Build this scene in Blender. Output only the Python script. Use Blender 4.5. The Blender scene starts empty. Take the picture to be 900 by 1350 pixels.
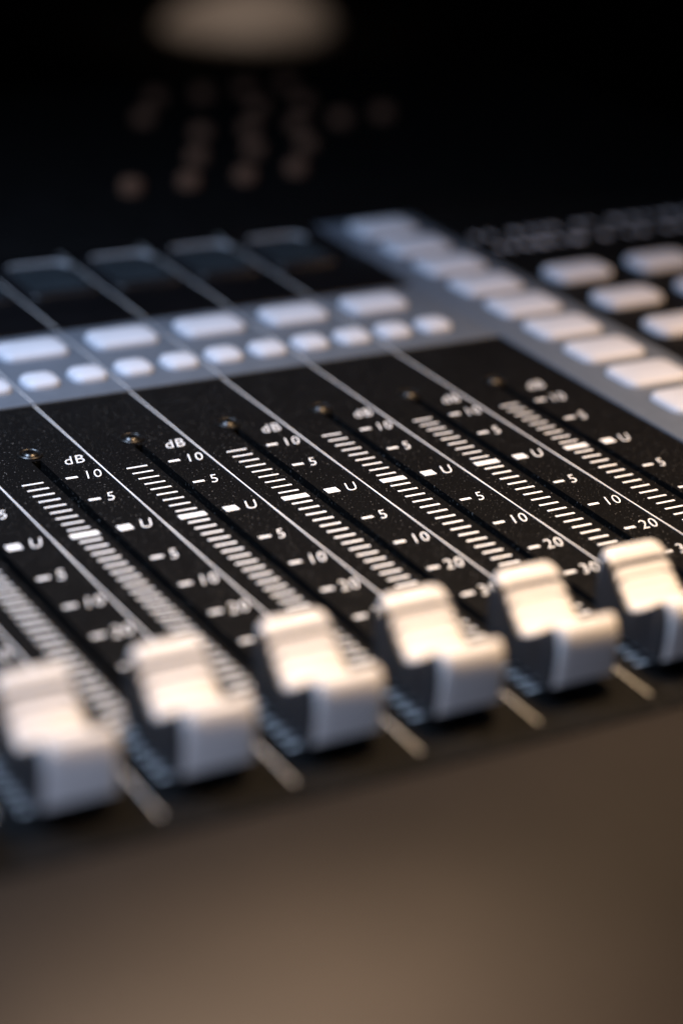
import bpy, bmesh, math, random
from mathutils import Matrix, Vector
random.seed(4)
C = bpy.context.scene
COL = C.collection
S = 0.021            # one channel pitch in metres

# ------------------------------------------------------------------ materials
def mat(name, col, rough=.5, metal=0., spec=.5, noise=None, bump=None, emis=None, coat=0.):
    m = bpy.data.materials.new(name); m.use_nodes = True
    nt = m.node_tree; b = nt.nodes['Principled BSDF']
    b.inputs['Base Color'].default_value = (*col, 1)
    b.inputs['Roughness'].default_value = rough
    b.inputs['Metallic'].default_value = metal
    b.inputs['Specular IOR Level'].default_value = spec
    b.inputs['Coat Weight'].default_value = coat
    if emis:
        b.inputs['Emission Color'].default_value = (*emis[0], 1); b.inputs['Emission Strength'].default_value = emis[1]
    if noise or bump:
        tc = nt.nodes.new('ShaderNodeTexCoord')
    if noise:            # (scale, amount)
        n = nt.nodes.new('ShaderNodeTexNoise'); n.inputs['Scale'].default_value = noise[0]; n.inputs['Detail'].default_value = 4
        nt.links.new(tc.outputs['Object'], n.inputs['Vector'])
        r = nt.nodes.new('ShaderNodeValToRGB')
        r.color_ramp.elements[0].position = .3; r.color_ramp.elements[1].position = .7
        r.color_ramp.elements[0].color = (*[c*(1-noise[1]) for c in col], 1)
        r.color_ramp.elements[1].color = (*[min(1, c*(1+noise[1])) for c in col], 1)
        nt.links.new(n.outputs['Fac'], r.inputs['Fac']); nt.links.new(r.outputs['Color'], b.inputs['Base Color'])
    if bump:             # (scale, strength, distance)
        n2 = nt.nodes.new('ShaderNodeTexNoise'); n2.inputs['Scale'].default_value = bump[0]; n2.inputs['Detail'].default_value = 2
        nt.links.new(tc.outputs['Object'], n2.inputs['Vector'])
        bp = nt.nodes.new('ShaderNodeBump'); bp.inputs['Strength'].default_value = bump[1]; bp.inputs['Distance'].default_value = bump[2]
        nt.links.new(n2.outputs['Fac'], bp.inputs['Height']); nt.links.new(bp.outputs['Normal'], b.inputs['Normal'])
    return m

def speckle_black():
    m = mat('textured_black_paint', (.006,.0055,.0055), .5, spec=.11, bump=(2600, .4, .0002))
    nt = m.node_tree; b = nt.nodes['Principled BSDF']
    tc = nt.nodes.new('ShaderNodeTexCoord')
    n = nt.nodes.new('ShaderNodeTexNoise'); n.inputs['Scale'].default_value = 2300; n.inputs['Detail'].default_value = 0
    r = nt.nodes.new('ShaderNodeValToRGB')
    r.color_ramp.elements[0].position = .72; r.color_ramp.elements[0].color = (.0035,.0034,.0036,1)
    r.color_ramp.elements[1].position = .86; r.color_ramp.elements[1].color = (.13,.125,.12,1)
    nt.links.new(tc.outputs['Object'], n.inputs['Vector']); nt.links.new(n.outputs['Fac'], r.inputs['Fac'])
    nt.links.new(r.outputs['Color'], b.inputs['Base Color'])
    return m

M = dict(
 panel=speckle_black(),
 gloss=mat('gloss_black_plastic', (.004,.004,.005), .3, spec=.3, noise=(60,.2)),
 slot=mat('slot_felt', (.002,.002,.002), .9, spec=.05),
 body=mat('matt_black_case', (.003,.0028,.003), .7, spec=.10, noise=(90,.3), bump=(900,.3,.0002)),
 strip=mat('blue_grey_overlay', (.100,.120,.152), .5, spec=.35, noise=(300,.06)),
 button=mat('pale_translucent_button', (.56,.59,.66), .42, spec=.45, noise=(120,.04)),
 ink=mat('white_print', (.94,.94,.94), .5, noise=(900,.05)),
 ink_soft=mat('silver_print', (.90,.91,.95), .4, noise=(60,.35)),
 ink_dim=mat('faint_grey_print', (.60,.60,.65), .5, noise=(900,.08)),
 cap=mat('cream_fader_plastic', (.76,.72,.69), .34, spec=.45, noise=(200,.03), bump=(1500,.12,.0001)),
 skirt=mat('dark_grey_fader_body', (.026,.026,.029), .45, spec=.4, noise=(200,.1)),
 stem=mat('dark_stem', (.02,.02,.02), .4),
 screw=mat('black_screw_steel', (.05,.047,.045), .33, metal=.9, noise=(500,.2)),
 glass=mat('display_glass', (.024,.031,.037), .25, spec=.3, noise=(80,.2)),
 frame=mat('display_frame', (.010,.010,.012), .35, spec=.35, noise=(80,.1)),
 glint=mat('display_glint', (.62,.64,.68), .35, spec=.5, noise=(80,.1)),  # pale colour imitates the highlight along the frame's rear edge
 rest=mat('palm_rest_finish', (.0185,.0146,.0116), .6, spec=.10, noise=(25,.12), bump=(700,.2,.0002)),
 knob=mat('highlight_brown_knob', (.17,.088,.055), .5, spec=.15, noise=(100,.1)),  # warm brown stands in for out-of-focus highlights on the knobs
 mouse=mat('pale_beige_plastic', (.58,.51,.46), .45, noise=(60,.04)),
 mouse_dark=mat('grey_rubber', (.08,.07,.065), .6, noise=(60,.1)),
 table=mat('dark_table', (.003,.0026,.0026), .7, spec=.08, noise=(8,.3)),
)

# ------------------------------------------------------------------ helpers (all sizes in channel pitches)
def link(name, bm, m, parent=None, loc=(0,0,0), smooth=True, angle=35):
    me = bpy.data.meshes.new(name)
    bmesh.ops.recalc_face_normals(bm, faces=bm.faces)
    bmesh.ops.scale(bm, vec=(S,S,S), verts=bm.verts)
    bm.to_mesh(me); bm.free()
    me.materials.append(m)
    if smooth:
        me.shade_smooth()
        me.set_sharp_from_angle(angle=math.radians(angle))
    o = bpy.data.objects.new(name, me); COL.objects.link(o)
    o.location = Vector(loc)*S
    if parent: o.parent = parent
    return o

def box(bm, x0, x1, y0, y1, z0, z1, bev=0, seg=3, taper=0):
    r = bmesh.ops.create_cube(bm, size=1)
    vs = r['verts']
    for v in vs:
        t = taper if v.co.z > 0 else 0
        v.co = Vector((x0+(v.co.x+.5)*(x1-x0) - math.copysign(t, v.co.x),
                       y0+(v.co.y+.5)*(y1-y0) - math.copysign(t, v.co.y),
                       z0+(v.co.z+.5)*(z1-z0)))
    if bev:
        es = list({e for v in vs for e in v.link_edges})
        bmesh.ops.bevel(bm, geom=es, offset=bev, segments=seg, profile=.5, affect='EDGES')

def pill(bm, w, d, h, r, crown=.03, e=.06):
    """rounded-rectangle key: vertical sides, soft shoulder, slightly crowned top"""
    def ring(ins, z):
        out = []
        rr = max(r-ins, .01); hw = w/2-ins; hd = d/2-ins
        for cx, cy, a0 in ((1,1,0),(-1,1,90),(-1,-1,180),(1,-1,270)):
            for i in range(7):
                a = math.radians(a0+15*i)
                out.append(bm.verts.new((cx*(hw-rr)+rr*math.cos(a), cy*(hd-rr)+rr*math.sin(a), z)))
        return out
    rings = [ring(-.01,-.1), ring(0, h-e)]
    for k in range(1,6):
        t = math.radians(k*18); rings.append(ring(e*(1-math.cos(t)), h-e+e*math.sin(t)))
    rings.append(ring(e+.5*(min(w,d)/2-e), h+crown*.8))
    for a, b in zip(rings, rings[1:]):
        n = len(a)
        for i in range(n): bm.faces.new((a[i],a[(i+1)%n],b[(i+1)%n],b[i]))
    bm.faces.new(rings[-1])

def lathe(bm, prof, n=32, c=(0,0)):
    rings = []
    for r, z in prof:
        rings.append([bm.verts.new((c[0]+r*math.cos(2*math.pi*i/n), c[1]+r*math.sin(2*math.pi*i/n), z)) for i in range(n)])
    for a, b in zip(rings, rings[1:]):
        for i in range(n): bm.faces.new((a[i], a[(i+1)%n], b[(i+1)%n], b[i]))
    bm.faces.new(rings[-1])

def dup(o, parent, loc):
    c = o.copy(); COL.objects.link(c); c.parent = parent; c.location = Vector(loc)*S
    for ch in list(o.children):
        d = ch.copy(); COL.objects.link(d); d.parent = c
    return c

text_cache = {}
def text_mesh(s, size, bold=.0):
    key = (s, size, bold)
    if key not in text_cache:
        cu = bpy.data.curves.new('t', 'FONT'); cu.body = s; cu.size = size*S; cu.offset = bold*S
        cu.align_x = 'LEFT'; cu.align_y = 'CENTER'; cu.resolution_u = 4; cu.space_character = 1.12
        cu.extrude = .002*S
        ob = bpy.data.objects.new('t', cu); COL.objects.link(ob)
        dg = bpy.context.evaluated_depsgraph_get(); dg.update()
        me = bpy.data.meshes.new_from_object(ob.evaluated_get(dg))
        me.transform(Matrix(((.84,.34,0,0),(0,1.16,0,0),(0,0,1,0),(0,0,0,1))))
        bpy.data.objects.remove(ob); text_cache[key] = me
    return text_cache[key]
def text(name, s, size, m, parent, loc, bold=-.002):
    me = text_mesh(s, size, bold)
    if not me.materials: me.materials.append(m)
    else: me.materials[0] = m
    o = bpy.data.objects.new(name, me); COL.objects.link(o); o.parent = parent; o.location = Vector(loc)*S
    return o

def tag(o, label=None, cat=None, group=None, kind=None):
    for k, v in (('label',label),('category',cat),('group',group),('kind',kind)):
        if v: o[k] = v

# ------------------------------------------------------------------ console
root = bpy.data.objects.new('mixing_console', None); COL.objects.link(root)
tag(root, 'black digital audio mixing console with a row of cream faders and pale lit buttons', 'mixing console')

CH = list(range(-3, 7))
cen = lambda k: k-.143
XL, XR = -3.643, 6.65
YF = -4.45
Y_BAND0, Y_BAND1, Y_TOP = 2.88, 4.68, 7.05

# fader panel with real slots
SW = .045
S0, S1 = -4.05, 1.62
bm = bmesh.new()
xs = [XL]
for k in CH: xs += [cen(k)-SW, cen(k)+SW]
xs.append(XR)
ys = [YF, S0, S1, Y_BAND0+.1]
vg = {}
def V(x, y, z):
    kk = (round(x,4), round(y,4), round(z,4))
    if kk not in vg: vg[kk] = bm.verts.new((x,y,z))
    return vg[kk]
for i in range(len(xs)-1):
    for j in range(3):
        hole = (j == 1 and i % 2 == 1)
        x0,x1,y0,y1 = xs[i],xs[i+1],ys[j],ys[j+1]
        if not hole:
            bm.faces.new((V(x0,y0,0),V(x1,y0,0),V(x1,y1,0),V(x0,y1,0)))
        else:
            D = -.35
            bm.faces.new((V(x0,y0,0),V(x1,y0,0),V(x1,y0,D),V(x0,y0,D)))
            bm.faces.new((V(x0,y1,0),V(x1,y1,0),V(x1,y1,D),V(x0,y1,D)))
            bm.faces.new((V(x0,y0,0),V(x0,y1,0),V(x0,y1,D),V(x0,y0,D)))
            bm.faces.new((V(x1,y0,0),V(x1,y1,0),V(x1,y1,D),V(x1,y0,D)))
link('fader_panel', bm, M['panel'], root, smooth=False)

bm = bmesh.new(); box(bm, XL, XR, YF+.05, Y_BAND0, -.40, -.352)
link('slot_liner', bm, M['slot'], root, smooth=False)

bm = bmesh.new(); box(bm, -4.2, 14.2, -4.5, 14.7, -3.4, -.42, .08)
link('case', bm, M['body'], root)
bm = bmesh.new(); box(bm, -4.2, XL-.005, -4.45, 14.6, -.41, .012, .03); link('side_trim', bm, M['body'], root)
bm = bmesh.new(); box(bm, XR+1.38, 14.2, YF, Y_TOP, -.41, .004, .01); link('control_panel', bm, M['panel'], root)
bm = bmesh.new(); box(bm, XL, 14.2, Y_TOP+.02, 14.6, -.41, .03, .03); link('rear_deck', bm, M['body'], root)
bm = bmesh.new(); box(bm, XR+.004, XR+1.375, YF, Y_TOP, -.41, .02, .01); link('button_strip', bm, M['strip'], root)
bm = bmesh.new(); box(bm, XL, XR, Y_BAND0, Y_BAND1, -.3, .02, .01); link('button_strip', bm, M['strip'], root)
bm = bmesh.new(); box(bm, XL, XR, Y_BAND1+.004, Y_TOP, -.3, .035, .015); link('display_bezel', bm, M['gloss'], root)

# palm rest : a rounded roll swept along X
bm = bmesh.new()
prof = [(-4.46,-.42),(-4.46,-.02)]
y, z, n = -4.48, .0, 40
for i in range(n+1):
    prof.append((y, z))
    th = math.radians(-3 + 75*(i/n)**1.1)
    y -= math.cos(th)*.125; z -= math.sin(th)*.125
prof += [(prof[-1][0], -3.4), (-4.51,-3.4)]
a = [bm.verts.new((-4.2,y,z)) for y,z in prof]; b = [bm.verts.new((14.2,y,z)) for y,z in prof]
for i in range(len(prof)):
    j = (i+1) % len(prof); bm.faces.new((a[i],a[j],b[j],b[i]))
bm.faces.new(a); bm.faces.new(b[::-1])
link('palm_rest', bm, M['rest'], root, angle=60)

# dividers
def divider(k):
    bm = bmesh.new(); x = k+.345
    box(bm, -.0065, .0065, -4.24 if k > -2 else -3.8, Y_BAND0-.01, .0015, .006)
    o = link('channel_divider', bm, M['ink_soft'], root, (x,0,0), smooth=False)
    bm = bmesh.new()
    box(bm, -.0035, .0035, Y_BAND0+.01, Y_BAND1-.01, .0215, .025)
    box(bm, -.0045, .0045, Y_BAND1+.01, Y_TOP-.03, .036, .040)
    link('divider_extension', bm, M['ink_soft'], o, smooth=False)
for k in range(-3, 6): divider(k)

# scales
Z = .003
ROWS = [('10',1.141),('5',.634),('U',0),('5',-.634),('10',-1.175),('20',-1.72),('30',-2.25),('40',-2.75),('60',-3.22)]
def scale_mesh():
    bm = bmesh.new()
    for s_, y in ROWS:
        if s_ == 'U': box(bm, -.062, .062, y-.05, y+.05, .0015, .005)
        else: box(bm, -.055, .055, y-.018, y+.018, .0015, .005)
    return bm
def ladder_mesh():
    bm = bmesh.new()
    st = .1267
    i = 9
    while i*st > -3.9:
        y = i*st
        if i == 0: box(bm, -.125, .125, y-.04, y+.04, .0015, .005)
        else:
            hh = .0115 if i > 0 else .0135
            box(bm, -.10, .10, y-hh, y+hh, .0015, .005)
        i -= 1
    return bm
sc0 = ld0 = None
for k in CH:
    if sc0 is None:
        sc = sc0 = link('level_scale', scale_mesh(), M['ink'], root, (k,0,0), smooth=False)
        ld = ld0 = link('meter_ladder', ladder_mesh(), M['ink'], root, (k-.369,0,0), smooth=False)
    else:
        sc = sc0.copy(); COL.objects.link(sc); sc.parent = root; sc.location = (k*S,0,0)
        ld = ld0.copy(); COL.objects.link(ld); ld.parent = root; ld.location = ((k-.369)*S,0,0)
    for s_, y in ROWS:
        text('scale_number', s_, .205, M['ink'], sc, (.135 if s_ == 'U' else .11, y, Z))
    text('scale_unit', 'dB', .215, M['ink'], sc, (.075, 1.50, Z))

# screws
def screw_bm():
    bm = bmesh.new()
    lathe(bm, [(.115,.0),(.115,.012),(.10,.022),(.085,.012),(.08,.004)], 28)
    lathe(bm, [(.075,.0),(.075,.02),(.06,.034),(.03,.036),(.026,.012),(.001,.010)], 28)
    return bm
s0 = None
for k in CH:
    if s0 is None: s0 = link('screw', screw_bm(), M['screw'], root, (cen(k),1.76,0))
    else: dup(s0, root, (cen(k),1.76,0))

# fader caps
def cap_profile(ridges=True):
    P = [(-.495,.17),(-.512,.30),(-.520,.42),(-.516,.51),(-.50,.57),(-.475,.61),(-.44,.632),(-.405,.632),(-.375,.615)]
    n = 72
    for i in range(n+1):
        t = i/n; y = -.36+.72*t
        top = .60 if y < 0 else .665
        z = .40+(top-.40)*abs(y/.36)**1.3
        ph = (t*9) % 1.0
        ridge = -.020 if (ridges and ph < .30) else 0
        if t < .03 or t > .93: ridge = 0
        P.append((y, z+ridge))
    P += [(.38,.673),(.41,.685),(.44,.683),(.465,.665),(.49,.625),(.508,.55),(.512,.45),(.505,.30),(.485,.17)]
    return P
def sweep(P, stations, floor=None):
    bm = bmesh.new(); rings = []
    for x, k in stations:
        rings.append([bm.verts.new((x*(1-.08*(z-.14)), y*k, z-(1-k)*.35)) for y,z in P])
    N = len(P)
    for a,b in zip(rings, rings[1:]):
        for i in range(N):
            j = (i+1)%N; bm.faces.new((a[i],a[j],b[j],b[i]))
    for r in (rings[0], rings[-1]):
        bot = [bm.verts.new((v.co.x, max(-.40,min(.40,v.co.y)), .12)) for v in r]
        for i in range(N-1):
            try: bm.faces.new((r[i], r[i+1], bot[i+1], bot[i]))
            except ValueError: pass
    return bm
def stem_bm():
    bm = bmesh.new(); box(bm, -.03,.03,-.12,.12,-.3,.33); return bm
f0 = None
YFAD = -3.6
for k in CH:
    if f0 is None:
        f0 = link('fader_cap', sweep(cap_profile(), [(-.270,.88),(-.264,.918),(-.250,.955),(-.226,.985),(-.19,1),(.19,1),(.226,.985),(.250,.955),(.264,.918),(.270,.88)]), M['cap'], root, (cen(k),YFAD,0), angle=40)
        link('fader_skirt', sweep(cap_profile(False), [(-.298,.84),(-.292,.858),(-.269,.862),(.269,.862),(.292,.858),(.298,.84)]), M['skirt'], f0, angle=50)
        link('fader_stem', stem_bm(), M['stem'], f0)
    else: dup(f0, root, (cen(k),YFAD,0))

# buttons
def button_set(name, w, d, h, r, pts):
    bm = bmesh.new(); pill(bm, w, d, h, r)
    o = link(name, bm, M['button'], root, (0,0,.02), angle=60)
    for i,(x,y) in enumerate(pts):
        if i == 0: o.location = Vector((x,y,.02))*S
        else: dup(o, root, (x,y,.02))
button_set('wide_button', .72, .46, .07, .13, [(cen(k),4.20) for k in CH])
button_set('small_button', .37, .35, .07, .12, [(cen(k)+s*.25,3.36) for k in CH for s in (-1,1)])
button_set('bank_button', .78, .55, .065, .13, [(7.40, 6.62-.765*i) for i in range(14)])
button_set('control_button', .80, .48, .065, .15, [(8.68+1.18*c, 4.35-.97*r) for r in range(5) for c in range(4)])

# displays
def disp():
    bm = bmesh.new(); pill(bm, .84, 1.10, .05, .14, crown=-.005, e=.04)
    f = link('display_frame', bm, M['frame'], root, (0,0,.035))
    bm = bmesh.new(); box(bm, -.34,.34,-.40,.40,.02,.054,.01,2)
    link('display_glass', bm, M['glass'], f, smooth=False)
    bm = bmesh.new()  # raised pale arc in place of the reflection on the frame's top edge
    a0 = [(-.28,.465),(-.2,.48),(.2,.48),(.28,.465),(.33,.43),(.36,.38),(.37,.30)]
    for (xa,ya),(xb,yb) in zip(a0, a0[1:]):
        d = Vector((xb-xa, yb-ya, 0)); L = d.length; d /= L; nrm = Vector((-d.y,d.x,0))*.012
        A = Vector((xa,ya,0)); B = Vector((xb,yb,0))
        lo = [bm.verts.new(p+Vector((0,0,.04))) for p in (A-nrm,B-nrm,B+nrm,A+nrm)]
        hi = [bm.verts.new(p+Vector((0,0,.07))) for p in (A-nrm,B-nrm,B+nrm,A+nrm)]
        bm.faces.new(hi)
        for i in range(4): bm.faces.new((lo[i],lo[(i+1)%4],hi[(i+1)%4],hi[i]))
    link('display_glint', bm, M['glint'], f, smooth=False)
    return f
d0 = None
for k in CH:
    if d0 is None: d0 = disp(); d0.location = Vector((cen(k),6.15,.035))*S
    else: dup(d0, root, (cen(k),6.15,.035))

# small printed legend above the right hand buttons : rows of tiny marks
for row, y in enumerate((5.98, 5.52)):
    bm = bmesh.new()
    x = 8.3+.06*row
    while x < 13.6:
        w = random.choice((.06,.10,.16))
        box(bm, x, x+w, y-.08, y+.08, .006, .01)
        x += w+random.choice((.10,.14,.28))
    link('printed_legend', bm, M['ink_dim'], root, smooth=False)

# rear knobs
def knob_bm():
    bm = bmesh.new(); lathe(bm, [(.15,0),(.15,.10),(.13,.14),(.09,.16),(.001,.165)], 24); return bm
k0 = None
pts = [(7.45,13.2),(8.2,13.2),(8.95,13.3),(9.7,13.4),(6.8,12.2),(8.6,12.2),(9.4,12.3),
       (7.2,11.2),(7.95,11.2),(8.7,11.2),(9.45,11.3),(10.2,11.4),(6.6,10.1),(7.5,10.2),(8.3,10.2),(5.2,9.1),(6.0,9.1),(6.8,9.1),(7.6,9.2)]
for x,y in pts:
    if k0 is None: k0 = link('knob', knob_bm(), M['knob'], root, (x,y,.03))
    else: dup(k0, root, (x,y,.03))

# ------------------------------------------------------------------ table and mouse
bm = bmesh.new(); box(bm, -60,90,-30,110,-3.9,-3.42)
t = link('table', bm, M['table'], None, smooth=False); tag(t, kind='structure')

mouse = bpy.data.objects.new('computer_mouse', None); COL.objects.link(mouse)
tag(mouse, 'pale beige rounded mouse, blurred, lying behind the console', 'mouse')
bm = bmesh.new()
bmesh.ops.create_uvsphere(bm, u_segments=40, v_segments=24, radius=1)
K = 1.34
for v in bm.verts:
    v.co = Vector((v.co.x*1.55*K, v.co.y*1.5*K*(1+.22*v.co.x), max(v.co.z,-.25)*(.62+.22*v.co.x)*K))
link('shell', bm, M['mouse'], mouse)
bm = bmesh.new(); lathe(bm, [(.001,-.09),(.22,-.09),(.25,-.05),(.25,.05),(.22,.09),(.001,.09)], 24)
bmesh.ops.rotate(bm, verts=bm.verts, matrix=Matrix.Rotation(math.pi/2,3,'X'), cent=(0,0,0))
link('scroll_wheel', bm, M['mouse_dark'], mouse, (1.2,0,.95))
mouse.location = Vector((17.9, 30.6, -3.14))*S

# ------------------------------------------------------------------ lights
def area(name, loc, target, size, power, col, spread=180):
    l = bpy.data.lights.new(name, 'AREA'); l.energy = power; l.color = col; l.size = size*S
    l.spread = math.radians(spread)
    o = bpy.data.objects.new(name, l); COL.objects.link(o)
    o.location = Vector(loc)*S
    o.rotation_euler = (Vector(target)-Vector(loc)).to_track_quat('-Z','Y').to_euler()
    return o
area('warm_key_lamp', (5.5, -3.0, 14), (3.0,-3.3,0), 3, .26, (1,.68,.38), 68)
area('cool_left_light', (-6, 3, 15), (.3,1.6,0), 5, .46, (.52,.70,1), 85)  # added cool area light from upper left, not an actual window
area('cool_front_fill', (-8, -13, 3.0), (-.8,-4,.4), 2.0, .022, (.56,.69,1), 60)
area('warm_rest_fill', (-1.0, -6.8, 7.0), (-.9,-8.0,-.9), 1.5, .17, (1,.78,.60), 54)  # unseen fill added to make the warm pool on the palm rest
area('warm_side_lamp', (13, -2, 7), (9.3,.9,0), 2, .060, (1,.58,.27), 65)
area('warm_mouse_fill', (15, 27, 5), (18.2,31.2,-3), 2, .011, (1,.82,.68), 60)  # added beside the mouse only to brighten and warm it

w = bpy.data.worlds.new('World'); C.world = w; w.use_nodes = True
w.node_tree.nodes['Background'].inputs[0].default_value = (.02,.018,.02,1)
w.node_tree.nodes['Background'].inputs[1].default_value = .15

# ------------------------------------------------------------------ camera
cd = bpy.data.cameras.new('camera'); cam = bpy.data.objects.new('camera', cd); COL.objects.link(cam); C.camera = cam
R = [[0.8703538321024876,-0.4899374426328808,0.04945209046003469],[-0.16148758273142438,-0.37885438552228307,-0.9112579849823511],[0.465194548085074,0.7851309807139736,-0.4088561795485521]]
right = Vector(R[0]); up = -Vector(R[1]); back = -Vector(R[2])
cam.matrix_world = Matrix((( right.x, up.x, back.x, -6.0978466705944285*S),
             ( right.y, up.y, back.y, -15.540360859492859*S),
             ( right.z, up.z, back.z, 7.864415883060254*S),
             (0,0,0,1)))
cd.sensor_fit = 'HORIZONTAL'; cd.sensor_width = 24; cd.lens = 77.98
cd.clip_start = .01; cd.clip_end = 50
cd.dof.use_dof = True; cd.dof.focus_distance = 19.7*S; cd.dof.aperture_fstop = 5.4
C.view_settings.view_transform = 'Standard'; C.view_settings.look = 'None'; C.view_settings.exposure = 0
